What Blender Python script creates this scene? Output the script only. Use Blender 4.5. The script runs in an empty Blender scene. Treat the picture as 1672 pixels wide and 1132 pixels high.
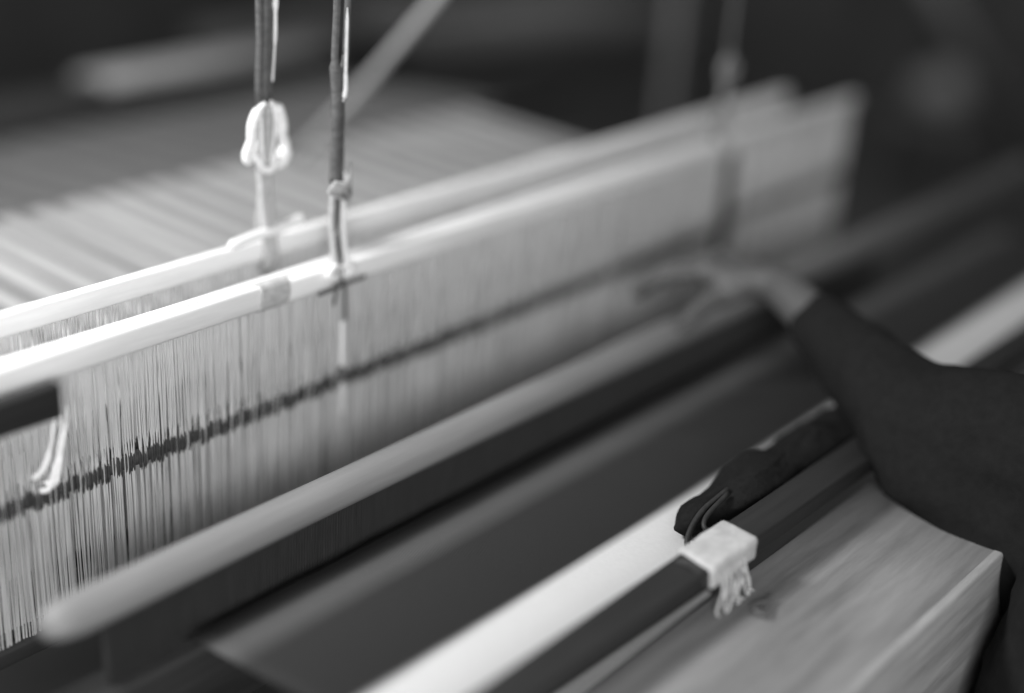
import bpy, bmesh, math, random
from mathutils import Vector, Matrix, noise
random.seed(7)
S = bpy.context.scene
COL = S.collection
H = 1.02                       # height of the top of the heddle shafts above the floor
V = Vector

# ------------------------------------------------------------------ camera
cd = bpy.data.cameras.new('camera')
cam = bpy.data.objects.new('camera', cd)
COL.objects.link(cam)
rx = V((0.64737389, -0.75951023, 0.06364948))        # camera right in the room
up = V((0.27438363, 0.31015312, 0.91023001))         # camera up
bk = V((-0.71106, -0.57179476, 0.40918221))
bk = rx.cross(up).normalized()
m = Matrix((rx, up, bk)).transposed().to_4x4()
m.translation = V((-0.63745372, -1.06687994, 0.57844491 + H))
cam.matrix_world = m
cd.lens = 50; cd.sensor_width = 36; cd.clip_start = 0.05; cd.clip_end = 60
cd.dof.use_dof = True
cd.dof.focus_distance = 1.42
cd.dof.aperture_fstop = 0.58
S.camera = cam

# ------------------------------------------------------------------ light
W = bpy.data.worlds.new("World"); S.world = W; W.use_nodes = True
bg = W.node_tree.nodes['Background']
bg.inputs[0].default_value = (1, 1, 1, 1); bg.inputs[1].default_value = 0.38

def area(name, loc, tgt, sx, sy, power):
    l = bpy.data.lights.new(name, 'AREA'); l.shape = 'RECTANGLE'
    l.size = sx; l.size_y = sy; l.energy = power
    o = bpy.data.objects.new(name, l); COL.objects.link(o)
    o.location = V(loc) + V((0, 0, H))
    d = (V(tgt) - V(loc)).normalized()
    o.rotation_euler = d.to_track_quat('-Z', 'Y').to_euler()
    return o
area('window_light', (-0.50, 0.62, 1.10), (0.15, -0.10, -0.1), 0.34, 0.34, 38)
area('room_light', (-1.25, -1.75, 0.70), (0.3, -0.05, -0.15), 0.8, 0.6, 44)

S.view_settings.view_transform = 'Standard'
S.view_settings.look = 'None'
S.view_settings.exposure = 0.0
S.view_settings.gamma = 1.0

# ------------------------------------------------------------------ materials
def mat(name, g, rough=0.7, var=0.25, scale=(30, 30, 30), bump=0.15, spec=0.3, wave=None, sheen=0.0, metal=0.0, detail=6, stripes=None, trans=0.0):
    mt = bpy.data.materials.new(name); mt.use_nodes = True
    nt = mt.node_tree; N = nt.nodes; L = nt.links
    b = N['Principled BSDF']
    b.inputs['Roughness'].default_value = rough
    b.inputs['Specular IOR Level'].default_value = spec
    b.inputs['Metallic'].default_value = metal
    if sheen: b.inputs['Sheen Weight'].default_value = sheen
    tc = N.new('ShaderNodeTexCoord'); mp = N.new('ShaderNodeMapping')
    L.new(tc.outputs['Object'], mp.inputs[0]); mp.inputs['Scale'].default_value = scale
    nz = N.new('ShaderNodeTexNoise'); nz.inputs['Scale'].default_value = 1.0
    nz.inputs['Detail'].default_value = detail; nz.inputs['Roughness'].default_value = 0.65
    L.new(mp.outputs[0], nz.inputs[0])
    cr = N.new('ShaderNodeValToRGB')
    lo, hi = g * (1 - var), min(0.95, g * (1 + var))
    cr.color_ramp.elements[0].position = 0.3; cr.color_ramp.elements[1].position = 0.7
    cr.color_ramp.elements[0].color = (lo, lo, lo, 1); cr.color_ramp.elements[1].color = (hi, hi, hi, 1)
    L.new(nz.outputs[0], cr.inputs[0])
    col = cr.outputs[0]
    if stripes:                                     # woven bands, position along Y of the object in metres
        sx = N.new('ShaderNodeSeparateXYZ'); L.new(tc.outputs['Object'], sx.inputs[0])
        mr = N.new('ShaderNodeMapRange')
        y0, y1, elems = stripes
        mr.inputs[1].default_value = y0; mr.inputs[2].default_value = y1
        L.new(sx.outputs[1], mr.inputs[0])
        r2 = N.new('ShaderNodeValToRGB'); e = r2.color_ramp.elements
        r2.color_ramp.interpolation = 'LINEAR'
        while len(e) > 1: e.remove(e[-1])
        e[0].position = 0; e[0].color = (elems[0][1],) * 3 + (1,)
        for p, v in elems[1:]:
            k = e.new((p - y0) / (y1 - y0)); k.color = (v, v, v, 1)
        L.new(mr.outputs[0], r2.inputs[0])
        mx = N.new('ShaderNodeMix'); mx.data_type = 'RGBA'; mx.blend_type = 'MULTIPLY'
        mx.inputs[0].default_value = 1
        L.new(r2.outputs[0], mx.inputs[6]); L.new(cr.outputs[0], mx.inputs[7])
        col = mx.outputs[2]
    L.new(col, b.inputs['Base Color'])
    if trans:
        tr_ = N.new('ShaderNodeBsdfTranslucent'); L.new(col, tr_.inputs[0])
        ms = N.new('ShaderNodeMixShader'); ms.inputs[0].default_value = trans
        L.new(b.outputs[0], ms.inputs[1]); L.new(tr_.outputs[0], ms.inputs[2])
        L.new(ms.outputs[0], N['Material Output'].inputs[0])
    h = nz.outputs[0]
    if wave:
        wv = N.new('ShaderNodeTexWave'); wv.inputs['Scale'].default_value = wave[1]
        wv.bands_direction = wave[0]; wv.inputs['Distortion'].default_value = 1.0
        L.new(tc.outputs['Object'], wv.inputs[0])
        ad = N.new('ShaderNodeMath'); ad.operation = 'ADD'
        L.new(nz.outputs[0], ad.inputs[0]); L.new(wv.outputs[1], ad.inputs[1]); h = ad.outputs[0]
    bp = N.new('ShaderNodeBump'); bp.inputs['Strength'].default_value = bump; bp.inputs['Distance'].default_value = 0.002
    L.new(h, bp.inputs['Height']); L.new(bp.outputs[0], b.inputs['Normal'])
    return mt

M = {}
M['white_wood'] = mat('painted_wood', 0.74, 0.45, 0.12, (6, 60, 60), 0.2, 0.4)
M['cotton'] = mat('cotton_string', 0.80, 0.8, 0.12, (120, 120, 14), 0.2, 0.2, trans=0.45)
M['white_cord'] = mat('white_cord', 0.85, 0.75, 0.12, (80, 80, 300), 0.3, 0.2)
M['grey_cord'] = mat('grey_cord', 0.20, 0.7, 0.25, (90, 90, 200), 0.3, 0.3)
M['light_cord'] = mat('light_cord', 0.42, 0.7, 0.2, (90, 90, 200), 0.3, 0.2)
M['dark_cord'] = mat('dark_cord', 0.10, 0.55, 0.3, (90, 90, 200), 0.3, 0.3)
M['dark_wood'] = mat('dark_wood', 0.03, 0.5, 0.35, (4, 50, 50), 0.3, 0.35)
M['black_batten'] = mat('black_batten', 0.016, 0.5, 0.3, (5, 80, 80), 0.2, 0.35)
M['cap_wood'] = mat('polished_wood', 0.18, 0.5, 0.2, (3, 45, 45), 0.2, 0.4)
M['board'] = mat('worn_board', 0.19, 0.65, 0.38, (3.5, 34, 60), 0.4, 0.2, detail=12)
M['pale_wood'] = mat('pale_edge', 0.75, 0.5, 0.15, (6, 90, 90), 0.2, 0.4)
M['board_front'] = mat('lit_board_face', 0.30, 0.65, 0.35, (5, 40, 45), 0.5, 0.2, detail=12)  # paler than the board: light on the front face put into the colour
M['eye_metal'] = mat('tarnished_eye', 0.05, 0.6, 0.4, (200, 200, 200), 0.2, 0.2)
M['tape'] = mat('cloth_tape', 0.42, 0.8, 0.18, (60, 90, 60), 0.6, 0.2)
M['metal'] = mat('reed_wire', 0.04, 0.5, 0.2, (200, 200, 20), 0.1, 0.4)
M['cloth'] = mat('woven_cloth', 0.92, 0.85, 0.06, (500, 160, 100), 0.35, 0.15, wave=('X', 160),
                 stripes=(-0.52, -0.17, [(-0.52, 0.62), (-0.396, 0.62), (-0.380, 0.022), (-0.274, 0.030), (-0.246, 0.085), (-0.228, 0.085), (-0.204, 0.022)]))
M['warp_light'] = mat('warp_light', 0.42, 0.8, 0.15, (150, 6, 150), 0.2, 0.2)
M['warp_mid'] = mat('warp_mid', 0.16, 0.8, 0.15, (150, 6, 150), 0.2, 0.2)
M['warp_far_shade'] = mat('warp_far_shade', 0.10, 0.8, 0.2, (150, 6, 150), 0.2, 0.2)  # far sheet only: its shade is put into the thread colour
M['floor'] = mat('floor_boards', 0.07, 0.7, 0.4, (2, 9, 9), 0.3, 0.3)
M['wall'] = mat('dim_wall', 0.08, 0.9, 0.4, (3, 3, 3), 0.3, 0.2)
M['wool'] = mat('black_wool', 0.010, 0.9, 0.3, (150, 150, 150), 0.8, 0.1)
M['yarn'] = mat('dark_yarn', 0.02, 0.55, 0.3, (150, 150, 150), 0.5, 0.4)
M['sweater'] = mat('dark_sweater', 0.012, 0.95, 0.15, (90, 90, 90), 0.5, 0.08)
M['trousers'] = mat('dark_trousers', 0.014, 0.9, 0.3, (40, 40, 40), 0.6, 0.2)
M['skin'] = mat('skin', 0.075, 0.5, 0.12, (60, 60, 60), 0.25, 0.4)
M['wall_cloth'] = mat('grey_felt', 0.30, 0.9, 0.2, (20, 20, 20), 0.3, 0.2)
M['post_wood'] = mat('post_wood', 0.26, 0.6, 0.2, (20, 20, 3), 0.3, 0.2)
M['hair'] = mat('hair', 0.03, 0.5, 0.3, (200, 200, 20), 0.6, 0.4)
M['cushion'] = mat('stool_wood', 0.12, 0.6, 0.3, (5, 40, 40), 0.3, 0.3)

# ------------------------------------------------------------------ helpers
def tag(o, label=None, cat=None, group=None, kind=None):
    if label: o['label'] = label
    if cat: o['category'] = cat
    if group: o['group'] = group
    if kind: o['kind'] = kind
    return o

def link(name, bm, m_, parent=None, smooth=True, loc=(0, 0, 0)):
    me = bpy.data.meshes.new(name)
    bmesh.ops.recalc_face_normals(bm, faces=bm.faces)
    bm.to_mesh(me); bm.free()
    me.materials.append(m_)
    for p in me.polygons: p.use_smooth = smooth
    o = bpy.data.objects.new(name, me); COL.objects.link(o)
    o.location = loc
    if parent: o.parent = parent
    elif loc == (0, 0, 0): o.location = (0, 0, H)
    return o

def thing(name, label, cat, group=None, loc=(0, 0, 0)):
    o = bpy.data.objects.new(name, None); COL.objects.link(o)
    o.empty_display_size = 0.05
    o.location = V(loc) + V((0, 0, H))
    tag(o, label, cat, group)
    return o

def box(bm, x0, x1, y0, y1, z0, z1, r=0.0, seg=3):
    g = bmesh.ops.create_cube(bm, size=1)
    vs = g['verts']
    for v in vs:
        v.co = V((x0 + (v.co.x + .5) * (x1 - x0), y0 + (v.co.y + .5) * (y1 - y0), z0 + (v.co.z + .5) * (z1 - z0)))
    if r:
        es = list({e for v in vs for e in v.link_edges})
        bmesh.ops.bevel(bm, geom=es, offset=r, segments=seg, affect='EDGES', profile=0.5)
    return bm

def tube(bm, pts, r, n=8, caps=True, flat=1.0):
    """tube through pts; r number or list; flat squashes the section"""
    pts = [V(p) for p in pts]
    if not isinstance(r, (list, tuple)): r = [r] * len(pts)
    rings = []
    ref = None
    for i, p in enumerate(pts):
        t = (pts[min(i + 1, len(pts) - 1)] - pts[max(i - 1, 0)]).normalized()
        if ref is None:
            ref = V((0, 1, 0)) if abs(t.y) < .9 else V((1, 0, 0))
        a = (ref - t * ref.dot(t)).normalized(); ref = a
        b = t.cross(a)
        rings.append([bm.verts.new(p + a * (math.cos(k * 2 * math.pi / n) * r[i] * flat) + b * (math.sin(k * 2 * math.pi / n) * r[i])) for k in range(n)])
    for i in range(len(rings) - 1):
        for k in range(n):
            bm.faces.new((rings[i][k], rings[i][(k + 1) % n], rings[i + 1][(k + 1) % n], rings[i + 1][k]))
    if caps:
        bm.faces.new(rings[0][::-1]); bm.faces.new(rings[-1])
    return bm

def smooth_path(pts, k=6):
    """Catmull-Rom through pts"""
    P = [V(p) for p in pts]; P = [P[0] * 2 - P[1]] + P + [P[-1] * 2 - P[-2]]
    out = []
    for i in range(1, len(P) - 2):
        for j in range(k):
            t = j / k
            a, b, c, d = P[i - 1], P[i], P[i + 1], P[i + 2]
            out.append(0.5 * ((2 * b) + (c - a) * t + (2 * a - 5 * b + 4 * c - d) * t * t + (3 * b - a - 3 * c + d) * t ** 3))
    out.append(P[-2])
    return out

def wobble(pts, amp, f=30, seed=0):
    out = []
    for p in pts:
        n = noise.noise_vector(p * f + V((seed * 7.3, 0, 0)))
        out.append(p + n * amp)
    return out

def twist(bm, a, b, r, turns, strands=2, n=8, k=10):
    """twisted cord of several strands between a and b"""
    a, b = V(a), V(b); t = (b - a); L_ = t.length; t.normalize()
    u = V((1, 0, 0)); u = (u - t * u.dot(t)).normalized(); w = t.cross(u)
    steps = max(8, int(turns * k))
    for s in range(strands):
        ph = s * 2 * math.pi / strands
        pts = []
        for i in range(steps + 1):
            f = i / steps; an = ph + f * turns * 2 * math.pi
            pts.append(a + t * L_ * f + u * math.cos(an) * r * .55 + w * math.sin(an) * r * .55)
        tube(bm, pts, r * .62, n)

# ------------------------------------------------------------------ room
bm = bmesh.new(); box(bm, -8, 10, -6, 7, -H - .1, -H)
tag(link('floor', bm, M['floor'], smooth=False), kind='structure')
bm = bmesh.new(); box(bm, -8, 10, 4.2, 4.3, -H, 2.2)
tag(link('back_wall', bm, M['wall'], smooth=False), kind='structure')
bm = bmesh.new(); box(bm, 5.6, 5.7, -6, 4.2, -H, 2.2)
tag(link('side_wall', bm, M['wall'], smooth=False), kind='structure')

# ------------------------------------------------------------------ heddle shafts
HX = {}
def heddle_bm(seed, top=-0.006, bot=-0.285, eye=-0.133):
    rnd = random.Random(seed)
    bm = bmesh.new()
    for s in (-1, 1):
        w = 0.0010 + rnd.random() * .0006
        ln = rnd.uniform(-.0025, .0025)
        pts = [V((s * .0006, 0.0, top)), V((s * w + ln * .3, s * .001, top * .6 + eye * .4)), V((s * w + ln * .6, s * .001, eye + .03)),
               V((s * .0004 + ln * .8, 0, eye + .010)), V((s * .0003 + ln * .8, 0, eye)), V((s * .0005 + ln * .8, 0, eye - .010)),
               V((s * w + ln, s * .001, eye - .05)), V((s * w * .6 + ln * .5, 0, bot))]
        tube(bm, wobble(pts, .0006, 25, seed + s), 0.00060, 5, caps=False)
    k = len(bm.faces)
    ez = eye + rnd.uniform(-.003, .003)
    tube(bm, [(ln * .8, 0, ez - .0105), (ln * .8, 0, ez - .006), (ln * .8, 0, ez + .006), (ln * .8, 0, ez + .0105)], [.0006, .00150, .00150, .0006], 6)
    bm.faces.ensure_lookup_table()
    for f in bm.faces[k:]: f.material_index = 1
    return bm
def heddle_mesh(seed):
    bm = heddle_bm(seed)
    me = bpy.data.meshes.new('heddle'); bm.to_mesh(me); bm.free(); me.materials.append(M['cotton']); me.materials.append(M['eye_metal'])
    for p in me.polygons: p.use_smooth = True
    return me
HM = [heddle_mesh(i) for i in range(14)]

def shaft(y, z, x0, x1, h, label, step, splice=None):
    t = thing('heddle_shaft', label, 'heddle shaft', 'heddle shafts of the loom', (x0, y, z))
    bm = bmesh.new()
    if splice:
        s = splice - x0
        box(bm, 0, s, -.007, .007, -h / 2, h / 2, .004)
        link('top_bar', bm, M['white_wood'], t)
        bm = bmesh.new(); box(bm, s + .012, x1 - x0, -.0075, .0065, -h / 2 - .001, h / 2 - .002, .004)
        link('top_bar', bm, M['white_wood'], t)
        bm = bmesh.new()
        for k in range(16):
            xx = s - .012 + k * .0024
            c = [V((xx + .0012 * math.sin(q), -.0002 + .0095 * math.cos(q) * 1.0, (h / 2 + .002) * math.sin(q))) for q in [j * math.pi / 8 for j in range(17)]]
            tube(bm, c, .0013, 6, caps=False)
        link('binding', bm, M['light_cord'], t)
    else:
        box(bm, 0, x1 - x0, -.007, .007, -h / 2, h / 2, .004)
        link('top_bar', bm, M['white_wood'], t)
    bm = bmesh.new(); box(bm, 0, x1 - x0, -.006, .006, -.30, -.28, .004)
    link('bottom_bar', bm, M['dark_wood'], t)
    if splice:
        bm = bmesh.new(); box(bm, x1 - x0 + .001, x1 - x0 + .020, -.005, .005, -.30, -.012, .002)
        link('end_stick', bm, M['dark_wood'], t)
    rnd = random.Random(int(y * 1000) + 5)
    n = int((x1 - x0 - .004) / step)
    xs = [(.003 + i * step + rnd.uniform(-.0009, .0009)) for i in range(n)]
    near = [x for x in xs if x + x0 > -0.06][:100]
    rest = [x for x in xs if x not in near]
    for x in near:
        o = bpy.data.objects.new('heddle', rnd.choice(HM)); COL.objects.link(o)
        o.parent = t; o.location = (x, 0, 0); o.rotation_euler = (rnd.uniform(-.004, .004), rnd.uniform(-.012, .012), rnd.uniform(-.6, .6))
    big = bmesh.new()
    for x in rest:
        me = rnd.choice(HM)
        k = len(big.verts); big.from_mesh(me); big.verts.ensure_lookup_table()
        sh = rnd.uniform(-.008, .008)
        for v in big.verts[k:]: v.co.x += x + sh * (v.co.z); 
    o = link('heddles', big, M['cotton'], t); o['kind'] = 'stuff'; o.data.materials.append(M['eye_metal'])
    return t
shaft(0.000, 0.000, -0.22, 1.175, 0.026, 'nearest white heddle shaft, its string curtain ending before the other two', .0029, splice=.272)
shaft(0.022, 0.000, -0.20, 1.610, 0.017, 'middle heddle shaft, whose string curtain reaches farthest to the right', .0030)
shaft(0.084, 0.012, -0.18, 1.480, 0.025, 'rearmost white heddle shaft, its bar standing highest behind the others', .0031)

# dark rod through the sheds at eye height
bm = bmesh.new(); tube(bm, [(-.2, .0095, -.136), (.5, .0095, -.136), (1.22, .0095, -.135)], .0078, 12)
tag(link('shed_rod', bm, M['eye_metal']), 'thin dark rod running behind the nearest curtain of heddle strings', 'rod')
# dark block end at the left
bm = bmesh.new(); box(bm, -.26, -.006, -.046, -.032, -.030, .002, .0015)
tag(link('wooden_block', bm, M['black_batten']), 'black square-ended block in front of the heddle strings at far left', 'block')

# ------------------------------------------------------------------ hanging cords
t = thing('hanging_cord', 'thick dark cord with white knotted loops, holding the rearmost heddle shaft', 'cord', 'cords that hang the heddle shafts', (.343, .084, .01))
bm = bmesh.new()
for q, (xx, yy, rr) in enumerate(((-.0065, 0, .0042), (.0, -.002, .0045), (.0065, 0, .0038), (.001, .005, .004))):
    tube(bm, wobble(smooth_path([(xx, yy, .165), (xx + .002, yy, .30), (xx + .004, yy, .45), (xx + .008, yy, .62)]), .0016, 18, q), rr, 10)
link('upper_cord', bm, M['dark_cord'], t)
bm = bmesh.new(); tube(bm, wobble(smooth_path([(.008, -.005, .19), (.011, -.006, .235), (.012, -.006, .27), (.014, -.005, .33), (.018, -.005, .62)]), .0012, 12), [.0012] * 6 + [.0022] * 6 + [.0034] * 13, 8)
link('thread', bm, M['white_cord'], t)  # white strand laid along the dark cord as its bright edge highlight
bm = bmesh.new()
tube(bm, smooth_path([(0.0055, 0, .165), (.0035, 0, .09), (.0015, -.009, .02), (.001, -.013, .0), (0, -.009, -.018), (0, .0, -.020)]), .0058, 10)
tube(bm, smooth_path([(-.005, 0, .165), (-.005, 0, .09), (-.0055, -.009, .02), (-.006, -.013, .0), (-.006, -.009, -.018), (-.006, .0, -.020)]), .0056, 10)
tube(bm, smooth_path([(0, .002, .165), (-.001, .003, .09), (-.002, .010, .02), (-.002, .013, .0), (-.002, .009, -.018), (-.003, .0, -.021)]), .0036, 10)
link('lower_cord', bm, M['light_cord'], t)
bm = bmesh.new()
tube(bm, smooth_path([(-.002, -.004, .168), (-.012, -.004, .160), (-.0185, -.003, .146), (-.0195, -.002, .130), (-.0250, 0, .115), (-.0235, 0, .107), (-.015, .002, .112), (-.009, .003, .125)]),
     [.0035] * 6 + [.006] * 12 + [.005] * 18 + [.004] * 6 + [.003], 10)
tube(bm, smooth_path([(.004, -.004, .168), (.014, -.004, .160), (.0205, -.003, .146), (.023, -.002, .130), (.0295, 0, .115), (.0255, 0, .099), (.016, .002, .098), (.010, .003, .110)]),
     [.0035] * 6 + [.0075] * 12 + [.006] * 8 + [.008] * 10 + [.006] * 6 + [.004], 10)
tube(bm, smooth_path([(-.014, -.002, .112), (-.008, -.006, .098), (0, -.008, .094), (.008, -.007, .098), (.013, -.003, .105)]), .0042, 10)
tube(bm, smooth_path([(-.008, -.006, .166), (-.009, -.006, .150), (-.007, -.005, .120), (-.004, -.004, .102)]), .0018, 8)
tube(bm, smooth_path([(.007, -.006, .166), (.009, -.007, .150), (.008, -.006, .120), (.005, -.005, .102)]), .0018, 8)
link('knot', bm, M['white_cord'], t)

t = thing('hanging_cord', 'thin cord tied with a scrap of white tape, holding the nearest heddle shaft', 'cord', 'cords that hang the heddle shafts', (.371, 0, 0))
bm = bmesh.new()
tube(bm, wobble(smooth_path([(-.0025, 0, .104), (-.0015, 0, .15), (-.001, 0, .20), (-.004, 0, .235), (-.003, 0, .28), (0.004, 0, .60)]), .0010, 14), [.0062] * 18 + [.0040] * 12 + [.0032], 10)
link('strand', bm, M['dark_cord'], t)
bm = bmesh.new()
tube(bm, wobble(smooth_path([(.0035, 0, .105), (.004, 0, .15), (.005, 0, .20), (.0095, 0, .235), (.012, 0, .28), (.020, 0, .60)]), .0010, 14, 3), [.0045] * 18 + [.0036] * 13, 10)
link('strand', bm, M['dark_cord'], t)
bm = bmesh.new()
tube(bm, smooth_path([(.001, -.007, .193), (.003, -.008, .205), (.004, -.007, .225), (.006, -.006, .29)]), [.0008] * 3 + [.0026] * 9 + [.0020] * 6 + [.0008], 8)
link('thread', bm, M['white_cord'], t)
# tape scrap
bm = bmesh.new()
g = [(-.020, -.010, .100), (-.012, -.012, .109), (-.002, -.015, .107), (.006, -.013, .114), (.0115, -.010, .122), (.0115, -.010, .092), (.003, -.014, .089), (-.008, -.012, .095)]
vs = [bm.verts.new(p) for p in g]; vb = [bm.verts.new(V(p) + V((0, .0015, 0))) for p in g]
bm.faces.new(vs); bm.faces.new(vb[::-1])
for i in range(8): bm.faces.new((vs[i], vb[i], vb[(i + 1) % 8], vs[(i + 1) % 8]))
tube(bm, smooth_path([(-.020, -.011, .100), (-.010, -.013, .094), (.003, -.015, .088), (.0115, -.011, .091)]), .0013, 6)
tube(bm, smooth_path([(-.012, -.0125, .109), (-.004, -.015, .102), (.004, -.015, .092)]), .0012, 6)
for v in bm.verts: v.co.x *= 1.12; v.co.z = .100 + (v.co.z - .100) * 1.2
link('tape_scrap', bm, M['tape'], t)
bm = bmesh.new()
tube(bm, smooth_path([(-.0065, -.002, .100), (-.008, -.002, .06), (-.0095, -.009, .02), (-.009, -.011, .004), (-.006, -.0105, -.010)]), [.0036] * 12 + [.0052] * 13, 8)
link('lower_cord', bm, M['light_cord'], t)
bm = bmesh.new()
tube(bm, smooth_path([(.0015, .001, .100), (.000, .001, .06), (-.0015, -.009, .02), (-.002, -.011, .004), (-.004, -.0105, -.010)]), [.0048] * 7 + [.0030] * 18, 8)
link('lower_cord', bm, M['dark_cord'], t)
bm = bmesh.new()
tube(bm, smooth_path([(.0095, -.001, .114), (.0085, -.002, .06), (.005, -.010, .02), (.003, -.0125, .004)]), .0030, 8)
tube(bm, smooth_path([(-.004, -.001, .05), (-.005, -.003, .03), (-.006, -.0105, .012), (-.006, -.012, .0)]), .0034, 8)
link('lower_cord', bm, M['white_cord'], t)
bm = bmesh.new()
for s in (-1, 1):
    tube(bm, smooth_path([(s * .002 - .004, -.012, .010), (s * .008 - .004, -.014, .015), (s * .012 - .004, -.013, .008), (s * .009 - .004, -.012, .000), (s * .002 - .004, -.012, .003)]), .0034, 8)
for v in bm.verts: v.co.x = -.004 + (v.co.x + .004) * 1.35
link('bow', bm, M['white_cord'], t)
bm = bmesh.new()
tube(bm, smooth_path([(-.012, -.0125, -.010), (-.008, -.014, -.004), (-.002, -.014, -.006), (.002, -.013, -.013), (.004, -.012, -.035), (.006, -.011, -.055)]), [.0028] * 12 + [.0025] * 6 + [.0018] * 12 + [.001], 8)
tube(bm, smooth_path([(-.008, -.013, -.008), (-.010, -.012, -.02), (-.012, -.011, -.032)]), .0016, 6)
link('tail', bm, M['dark_cord'], t)
bm = bmesh.new(); box(bm, -.0035, .0035, -.0010, .0, -.115, 0, .0004, 1)
for v in bm.verts: v.co.x += v.co.z * -.02
o = link('tape_tail', bm, M['white_cord'], t, loc=(.002, -.010, -.055))
bm = bmesh.new(); bmesh.ops.create_uvsphere(bm, u_segments=16, v_segments=12, radius=.0055)
for v in bm.verts: v.co.z *= 1.9
o = link('bead', bm, M['dark_cord'], t, loc=(-.001, -.013, -.119))

t = thing('hanging_cord', 'blurred knotted cord by the far end of the nearest heddle shaft', 'cord', 'cords that hang the heddle shafts', (1.140, 0, 0))
bm = bmesh.new()
twist(bm, (0, 0, .0), (-.002, 0, .55), .0035, 18, 2)
link('upper_cord', bm, M['dark_cord'], t)
bm = bmesh.new()
tube(bm, smooth_path([(0, -.004, .140), (-.014, -.004, .130), (-.012, -.004, .110), (0, -.004, .100), (.014, -.004, .112), (.012, -.004, .130), (0, -.004, .105), (-.006, -.004, .08), (.004, -.004, .06), (0, -.005, .03), (0, -.009, .01)]), .0052, 8)
link('knot', bm, M['grey_cord'], t)

# peg and clip lying on the shafts
bm = bmesh.new(); tube(bm, smooth_path([(-.052, 0, -.004), (-.02, 0, -.001), (.02, 0, .001), (.056, 0, .005)]), [.003] + [.0058] * 17 + [.004], 12)
o = link('peg', bm, M['pale_wood'], loc=(.336, .074, .0345 + H)); tag(o, 'short round pale peg tied along the rear shaft beside the thick cord', 'peg')
bm = bmesh.new(); tube(bm, smooth_path([(-.032, 0, -.002), (.0, 0, .0), (.036, 0, .002)]), .0024, 10)
o = link('pin', bm, M['dark_cord'], loc=(.366, -.0145, -.0095 + H)); tag(o, 'small dark pin crossing the nearest shaft below the tape-tied cord', 'pin')
# loose white ends at the left edge
bm = bmesh.new()
for k, (x, z) in enumerate(((-.004, -.085), (.002, -.10), (.008, -.092))):
    tube(bm, smooth_path([(x + .016, -.006, z + .05), (x + .012, -.009, z + .03), (x + .003, -.010, z), (x - .006, -.012, z - .012 - k * .006), (x - .014, -.008, z - .020)]), [.0012] * 6 + [.002] * 6 + [.0034] * 6 + [.003] * 6 + [.002], 8)
tag(link('yarn_end', bm, M['white_cord']), 'bright loose yarn ends knotted into the heddles at far left', 'yarn')

# ------------------------------------------------------------------ warp
def warp(name, label, segs, x0, x1, step, r, mats, seed):
    rnd = random.Random(seed)
    t = thing(name, label, 'warp')
    bms = [bmesh.new() for _ in mats]
    x = x0; k = 0; run = 0; cur = 0
    while x < x1:
        if run <= 0:
            cur = 0 if cur else rnd.choice((1, 1, 2)); run = rnd.randint(7, 10) if cur == 0 else rnd.randint(4, 6)
        run -= 1
        jz = rnd.uniform(-.001, .001)
        tube(bms[cur], [(x + rnd.uniform(-.001, .001), y, z + jz) for y, z in segs], r, 5, caps=False)
        x += step
    for b, m_ in zip(bms, mats):
        o = link('threads', b, M[m_], t); o['kind'] = 'stuff'
    return t
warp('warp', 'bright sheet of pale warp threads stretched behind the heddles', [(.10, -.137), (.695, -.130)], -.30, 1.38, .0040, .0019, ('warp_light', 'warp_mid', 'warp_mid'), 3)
warp('warp', 'far sheet of warp threads coloured darker for dimmer light beyond the lease bar, striped', [(.695, -.130), (.73, -.150), (1.22, -.20)], -.30, 1.52, .0050, .0023, ('warp_mid', 'warp_far_shade', 'warp_far_shade'), 4)  # darker threads than the near sheet; weaker light put into the colour
bm = bmesh.new(); tube(bm, [(-.4, .715, -.150), (1.7, .715, -.150)], .014, 16)
tag(link('lease_bar', bm, M['dark_wood']), 'dark round bar under the warp where the bright sheet ends', 'bar')
t = thing('warp_beam', 'big round warp beam across the back, with a paler sleeve as its highlight', 'beam', None, (0, 1.30, -.20))
bm = bmesh.new(); tube(bm, [(-.5, 0, 0), (1.75, 0, 0)], .065, 32); link('roller', bm, M['dark_wood'], t)
bm = bmesh.new(); tube(bm, [(.95, .02, .0), (1.56, .02, .0)], .078, 32); link('highlight_sleeve', bm, M['wall_cloth'], t)  # paler sleeve added as the bright highlight on the dark roller
# sagging rope
bm = bmesh.new(); tube(bm, smooth_path([(.9, .66, -.13), (.9, .52, .01), (.9, .382, .157), (.9, .15, .42)]), .0075, 12)
tag(link('rope', bm, M['light_cord']), 'pale slanting rope rising from the warp to the top of the picture', 'rope')
# post at the back
bm = bmesh.new(); box(bm, 2.357, 2.381, .89, .912, -H, 1.0, .004)
tag(link('post', bm, M['post_wood']), 'plain upright grey post standing behind the loom', 'post')

# ------------------------------------------------------------------ beater
t = thing('beater', 'long swinging beater with a rounded pale top rail, held by the hand', 'beater', None, (-.115, -.166, -.147))
bm = bmesh.new(); tube(bm, [(0, 0, 0), (.012, 0, 0), (.03, 0, 0), (1.0, 0, 0), (2.1, 0, 0)], [.010, .018, .0215, .0215, .0215], 28)
for v in bm.verts:
    v.co.z = v.co.z * .9 if v.co.z > 0 else v.co.z * .7
link('top_rail', bm, M['cap_wood'], t)
bm = bmesh.new()
x = .06
while x < 1.5:
    box(bm, x, x + .0006, -.004, .004, -.085, -.015); x += .0035
o = link('reed', bm, M['metal'], t, smooth=False); o['kind'] = 'stuff'
bm = bmesh.new(); box(bm, .0, 2.1, -.018, .022, -.17, -.085, .004); link('sley', bm, M['dark_wood'], t)

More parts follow.
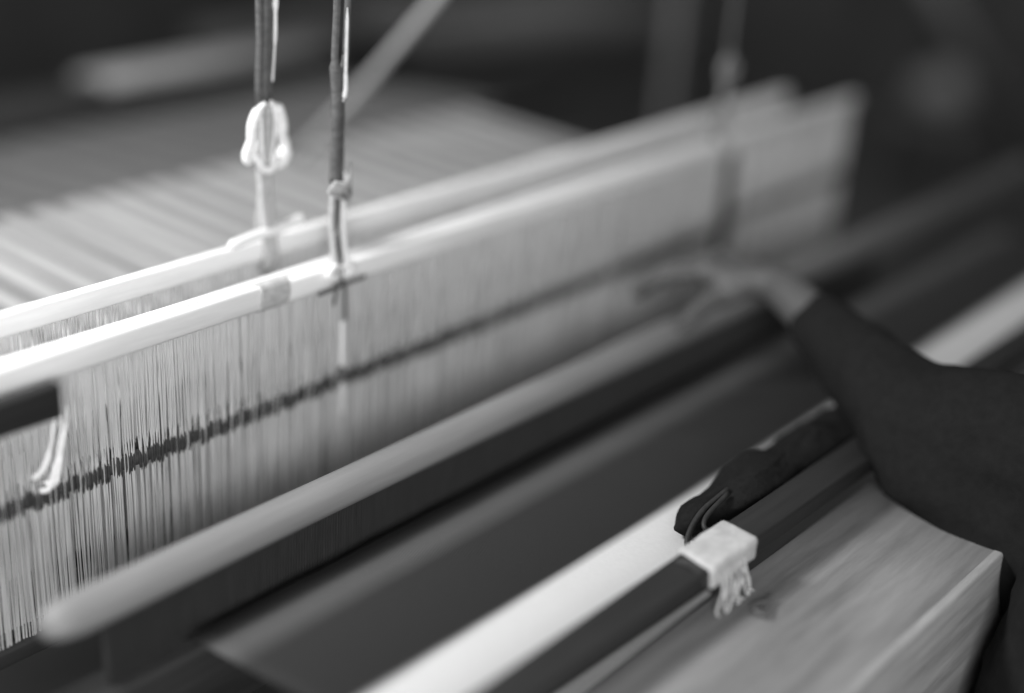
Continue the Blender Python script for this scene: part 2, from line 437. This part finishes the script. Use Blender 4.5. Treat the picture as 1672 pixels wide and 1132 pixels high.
# ------------------------------------------------------------------ cloth
bm = bmesh.new()
prof = [(-.187, -.207), (-.20, -.200), (-.25, -.1955), (-.30, -.190), (-.35, -.183), (-.40, -.176), (-.45, -.170), (-.49, -.167), (-.503, -.169)]
nx = 90; x0, x1 = .012, 1.75
rows = []
for y, z in prof:
    rows.append([bm.verts.new((x0 + (x1 - x0) * i / nx, y, z + .0012 * noise.noise(V((i * .4, y * 30, 0))))) for i in range(nx + 1)])
for a, b in zip(rows, rows[1:]):
    for i in range(nx): bm.faces.new((a[i], a[i + 1], b[i + 1], b[i]))
r = bmesh.ops.extrude_face_region(bm, geom=bm.faces[:])
for v in [g for g in r['geom'] if isinstance(g, bmesh.types.BMVert)]: v.co.z -= .0016
tag(link('woven_cloth', bm, M['cloth']), 'dark woven cloth with a broad white band next to the black bar', 'cloth')

# ------------------------------------------------------------------ batten with its binding
t = thing('batten', 'long flat black bar pressing on the white cloth band', 'bar', None, (0, -.505, -.140))
bm = bmesh.new(); box(bm, -.35, 1.9, -.019, .019, -.012, .010, .0035); link('bar', bm, M['black_batten'], t)
bm = bmesh.new(); tube(bm, [(-.35, -.0220, -.0100), (.345, -.0220, -.0100)], .0026, 8); link('highlight_strip', bm, M['pale_wood'], t)  # pale strip added as the bright highlight along the lower edge
t = thing('tape_wrap', 'pale cloth tape wound around the black bar, loose threads hanging', 'tape', None, (.392, -.505, -.141))
bm = bmesh.new(); box(bm, -.040, .040, -.023, .023, -.010, .0145, .005, 4)
bmesh.ops.subdivide_edges(bm, edges=bm.edges[:], cuts=3, use_grid_fill=True)
for v in bm.verts:
    n = noise.noise_vector(v.co * 45); v.co += n * .0022
    v.co.x += v.co.y * .15
link('wrap', bm, M['tape'], t)
bm = bmesh.new()
for k, xx in enumerate((-.052, -.049, -.046)):
    c = [V((xx, .0205 * math.cos(q) * 1.0, .0128 * math.sin(q))) for q in [j * math.pi / 10 for j in range(21)]]
    tube(bm, c, .0016, 6, caps=False)
link('dark_binding', bm, M['yarn'], t)
bm = bmesh.new()
rnd = random.Random(3)
for x in (-.030, -.020, -.012, -.004, .004, .012):
    dx = rnd.uniform(-.012, .008); L_ = rnd.uniform(.022, .045)
    tube(bm, smooth_path([(x, -.022, .004), (x - .002, -.029, -.010), (x + dx - .006, -.032, -.012 - L_ * .45), (x + dx + .006, -.034, -.012 - L_ * .8), (x + dx * .5, -.034, -.010 - L_)]), [.0016] * 24 + [.0009], 6)
tube(bm, smooth_path([(-.022, -.023, .0), (-.032, -.032, -.016), (-.030, -.035, -.034), (-.022, -.034, -.026), (-.014, -.032, -.008)]), .0014, 6)
tube(bm, smooth_path([(.004, -.023, .0), (.012, -.031, -.016), (.010, -.034, -.032), (.003, -.034, -.024), (.0, -.030, -.008)]), .0014, 6)
link('loose_thread', bm, M['tape'], t)
# dark tangle on the board, standing in for the shadow under the threads
bm = bmesh.new()
rs = random.Random(21); pts = []
for k in range(16):
    a_ = k * 2.1
    pts.append((.386 + math.cos(a_) * rs.uniform(.004, .022), -.562 + math.sin(a_) * rs.uniform(.003, .011), -.171 + rs.uniform(0, .005)))
tube(bm, smooth_path(pts), .0011, 6)
tag(link('shadow_tangle', bm, M['dark_cord']), 'small dark tangle on the board below the tape wrap, standing in for shadow', 'yarn')

# ------------------------------------------------------------------ dark bundle of wool on the cloth, drawn out to cover for the arm shadow
t = thing('wool_bundle', 'black bundle of wool lying on the cloth behind the tape wrap, standing in for arm shadow too', 'wool', None, (.62, -.452, -.170))
bm = bmesh.new()
bmesh.ops.create_uvsphere(bm, u_segments=64, v_segments=32, radius=1)
for v in bm.verts:
    p = v.co.copy(); q = V((p.x * .235, p.y * .040, max(p.z, -.25) * .033))
    q += noise.noise_vector(V((q.x * 18, q.y * 18, q.z * 18))) * .012 + noise.noise_vector(q * 70) * .004
    q.y -= .010 * (q.x / .2)
    v.co = q + V((.04, 0, .012))
link('bundle', bm, M['wool'], t)
bm = bmesh.new()
tube(bm, smooth_path([(-.12, -.030, .012), (-.17, -.036, .006), (-.200, -.034, .004), (-.213, -.020, .006), (-.205, -.006, .014), (-.17, .004, .026), (-.12, .004, .034)]), .0030, 8)
tube(bm, smooth_path([(-.12, -.024, .020), (-.165, -.026, .018), (-.186, -.016, .022), (-.175, -.006, .028), (-.13, -.002, .036)]), .0026, 8)
link('loop', bm, M['yarn'], t)

# ------------------------------------------------------------------ breast beam (board)
t = thing('breast_beam', 'wide worn wooden board along the front of the loom', 'beam', None, (0, -.60, -.20))
bm = bmesh.new(); box(bm, -.4, 2.0, -.0765, .083, -.19, .0265, .0015, 3)
link('board', bm, M['board'], t)
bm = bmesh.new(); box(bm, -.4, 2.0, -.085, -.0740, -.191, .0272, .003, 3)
link('lit_front_panel', bm, M['board_front'], t)

# ------------------------------------------------------------------ far things, dim and soft
bm = bmesh.new(); box(bm, 1.7, 3.6, 1.9, 1.98, -.30, -.24, .005)
tag(link('rail', bm, M['cushion']), 'dim horizontal rail far behind the loom', 'rail')

bm = bmesh.new(); tube(bm, [(2.62, 2.2, -.36), (4.3, 2.2, -.55)], .085, 20)
tag(link('cloth_bolt', bm, M['wall_cloth']), 'blurred grey bolt of cloth lying far behind the loom', 'cloth')

bm = bmesh.new(); tube(bm, [(3.40, .9, .13), (5.20, .9, -1.01)], .030, 12)
tag(link('slanting_pole', bm, M['post_wood']), 'faint slanting pole in the dark at the far upper right', 'pole')
bm = bmesh.new(); bmesh.ops.create_uvsphere(bm, u_segments=20, v_segments=14, radius=.11)
for v in bm.verts: v.co += noise.noise_vector(v.co * 9) * .02; v.co.z *= .8
o = link('yarn_ball', bm, M['wall_cloth'], loc=(4.67, 1.15, -0.68 + H)); tag(o, 'blurred ball of grey yarn on a stand in the dark at right', 'yarn')
t = thing('stand', 'dim stand under the blurred ball of yarn at right', 'stand', None, (4.67, 1.15, -H))
bm = bmesh.new(); box(bm, -.16, .16, -.16, .16, 0.222, 0.252, .004); link('top', bm, M['cushion'], t)
for sx in (-.13, .13):
    for sy in (-.13, .13):
        bm = bmesh.new(); box(bm, sx - .015, sx + .015, sy - .015, sy + .015, 0, 0.2215); link('leg', bm, M['cushion'], t)

# ------------------------------------------------------------------ the weaver
def blob(name, chains, vox, m_, parent=None, sm=3, wr=None):
    bm = bmesh.new()
    for ch in chains:
        for (a, ra), (b, rb) in zip(ch, ch[1:]):
            a, b = V(a), V(b); k = max(2, int((b - a).length / (min(ra, rb) * .35)))
            for i in range(k + 1):
                f = i / k; c = a.lerp(b, f); rr = ra + (rb - ra) * f
                bmesh.ops.create_icosphere(bm, subdivisions=2, radius=rr, matrix=Matrix.Translation(c))
    me = bpy.data.meshes.new(name); bm.to_mesh(me); bm.free()
    tmp = bpy.data.objects.new(name, me); COL.objects.link(tmp)
    md = tmp.modifiers.new('r', 'REMESH'); md.mode = 'VOXEL'; md.voxel_size = vox
    s_ = tmp.modifiers.new('s', 'SMOOTH'); s_.iterations = sm; s_.factor = .5
    dg = bpy.context.evaluated_depsgraph_get()
    me2 = bpy.data.meshes.new_from_object(tmp.evaluated_get(dg))
    bpy.data.objects.remove(tmp)
    me2.materials.clear(); me2.materials.append(m_)
    for v in me2.vertices:
        if wr:
            n = noise.noise_vector(v.co * wr[0]); v.co += n * wr[1]
            v.co += noise.noise_vector(v.co * wr[0] * 3.1) * wr[1] * .35
    for p in me2.polygons: p.use_smooth = True
    o = bpy.data.objects.new(name, me2); COL.objects.link(o)
    if parent: o.parent = parent
    else: o.location = (0, 0, H)
    return o

WR = V((0.830, -0.292, -0.042)); EL = V((.72, -.535, -.085)); SH = V((.79, -.87, -.05))
KN = V((0.820, -0.205, -0.062))
arm = [[(WR, .024), (WR.lerp(EL, .5), .034), (EL, .040), (EL.lerp(SH, .5), .045), (SH, .055)],
       # palm
       [(WR, .023), (V((0.810, -0.235, -0.052)), .021), (V((0.817, -0.200, -0.048)), .017)],
       [(WR, .022), (V((0.840, -0.235, -0.054)), .021), (V((0.865, -0.195, -0.050)), .017)],
       [(V((0.817, -0.200, -0.048)), .016), (V((0.865, -0.195, -0.050)), .016)],
       # four fingers over the rail
       [(V((0.805, -0.198, -0.050)), .0105), (V((0.781, -0.168, -0.058)), .0090), (V((0.775, -0.140, -0.076)), .0085), (V((0.780, -0.126, -0.096)), .0078)],
       [(V((0.823, -0.192, -0.050)), .0108), (V((0.803, -0.156, -0.058)), .0095), (V((0.797, -0.128, -0.080)), .0088), (V((0.803, -0.118, -0.104)), .0080)],
       [(V((0.843, -0.188, -0.051)), .0106), (V((0.829, -0.150, -0.059)), .0093), (V((0.823, -0.124, -0.082)), .0086), (V((0.829, -0.115, -0.104)), .0078)],
       [(V((0.863, -0.188, -0.053)), .0098), (V((0.855, -0.156, -0.062)), .0084), (V((0.851, -0.132, -0.084)), .0078), (V((0.855, -0.124, -0.100)), .0070)],
       # thumb in front of the rail
       [(V((.800, -.250, -.060)), .017), (V((.795, -.222, -.080)), .0135), (V((.786, -.208, -.100)), .0115), (V((.778, -.200, -.114)), .0098)]]
WR2 = V((1.12, -.88, -.26)); EL2 = V((1.26, -1.02, -.22)); SH2 = V((1.10, -.92, .02))
arm2 = [[(WR2, .024), (EL2, .040), (SH2, .055)], [(WR2, .022), (V((1.11, -.82, -.27)), .022)]]
for k in range(4):
    xx = 1.112 + k * .019
    arm2.append([(V((xx - .03, -.815, -.272)), .0105), (V((xx - .036, -.765, -.276)), .0092), (V((xx - .038, -.735, -.290)), .0085)])
arm2.append([(V((1.105, -.855, -.27)), .014), (V((1.07, -.82, -.276)), .011), (V((1.055, -.80, -.285)), .009)])
PEL = V((0.930, -0.990, -0.520)); CH = V((0.940, -0.930, -0.060)); NK = V((0.930, -0.890, 0.140)); HD = V((0.920, -0.840, 0.280))
torso = [[(PEL, .13), (V((0.930, -0.970, -0.270)), .11), (CH, .115), (V((0.935, -0.920, 0.030)), .08), (NK, .052), (V((0.925, -0.870, 0.210)), .055)],
         [(SH, .055), (V((0.935, -0.920, 0.030)), .07), (SH2, .055)],
         [(V((0.925, -0.870, 0.260)), .082), (HD + V((0, .01, .03)), .085)], [(V((0.920, -0.815, 0.230)), .06), (V((0.920, -0.805, 0.210)), .045)],
         [(V((0.920, -0.755, 0.265)), .010), (V((0.920, -0.742, 0.245)), .013)]]
legs = []
for s in (-1, 1):
    hx = PEL + V((s * .09, .03, -.03)); kn = V((.93 + s * .14, -.45, -.40)); an = V((.93 + s * .13, -.42, -.90))
    legs.append([(hx, .09), (kn, .062), (V((.93 + s * .13, -.46, -.62)), .055), (an, .040)])
    legs.append([(an + V((0, 0, -.05)), .040), (an + V((0, .16, -.075)), .032)])
person = thing('person', 'weaver in dark loose clothes at right, left hand on the beater rail', 'person', None, (0, 0, 0))
blob('body', arm + arm2 + torso + legs, .0042, M['skin'], person, 3)
CUFF = EL.lerp(WR, .62)
sl = [[(CUFF, .038), (EL.lerp(WR, .25), .050), (EL + V((-.01, -.01, -.014)), .068), (EL.lerp(SH, .5) + V((-.01, 0, -.02)), .085), (SH, .075)],
      [(CUFF + V((-.0, -.008, -.010)), .036), (EL + V((-.02, -.04, -.040)), .062), (EL + V((0.0, -.12, -.07)), .075), (V((0.800, -0.850, -0.300)), .12)],
      [(SH, .075), (V((0.935, -0.920, 0.020)), .085), (SH2, .075), (EL2, .062), (EL2.lerp(WR2, .55), .048)],
      [(V((0.930, -0.950, -0.480)), .165), (V((0.930, -0.950, -0.240)), .145), (V((0.935, -0.930, -0.060)), .14), (V((0.935, -0.920, 0.030)), .10)],
      [(V((0.800, -0.870, -0.480)), .13), (V((0.830, -0.870, -0.260)), .12), (SH, .07)]]
sl.append([(V((.71, -.80, -.12)), .085), (V((.635, -.80, -.20)), .095), (V((.63, -.80, -.31)), .105), (V((.63, -.80, -.48)), .12)])
blob('sweater', sl, .0070, M['sweater'], person, 5, (9, .010))
tr = []
for s in (-1, 1):
    hx = PEL + V((s * .09, .03, -.03)); kn = V((.93 + s * .14, -.45, -.40)); an = V((.93 + s * .13, -.42, -.86))
    tr.append([(PEL + V((s * .05, 0, 0)), .15), (hx, .115), (kn, .080), (V((.93 + s * .13, -.46, -.62)), .072), (an, .062)])
blob('trousers', tr, .009, M['trousers'], person, 4, (7, .008))
blob('hair', [[(HD + V((0, -.02, .045)), .092), (HD + V((0, -.045, .0)), .085), (HD + V((0, -.05, -.06)), .06)]], .008, M['hair'], person, 3, (30, .004))
for s in (-1, 1):
    bm = bmesh.new(); bmesh.ops.create_uvsphere(bm, u_segments=12, v_segments=8, radius=.011)
    link('eye', bm, M['white_wood'], person, loc=(.92 + s * .030, -.767, .285))
# the bench
t = thing('bench', 'plain wooden bench under the weaver', 'bench', None, (.93, -1.03, -H))
bm = bmesh.new(); box(bm, -.55, .55, -.15, .15, .32, .36, .006); link('seat', bm, M['cushion'], t)
for sx in (-.48, .48):
    for sy in (-.11, .11):
        bm = bmesh.new(); box(bm, sx - .02, sx + .02, sy - .02, sy + .02, 0, .3195, .004); link('leg', bm, M['cushion'], t)
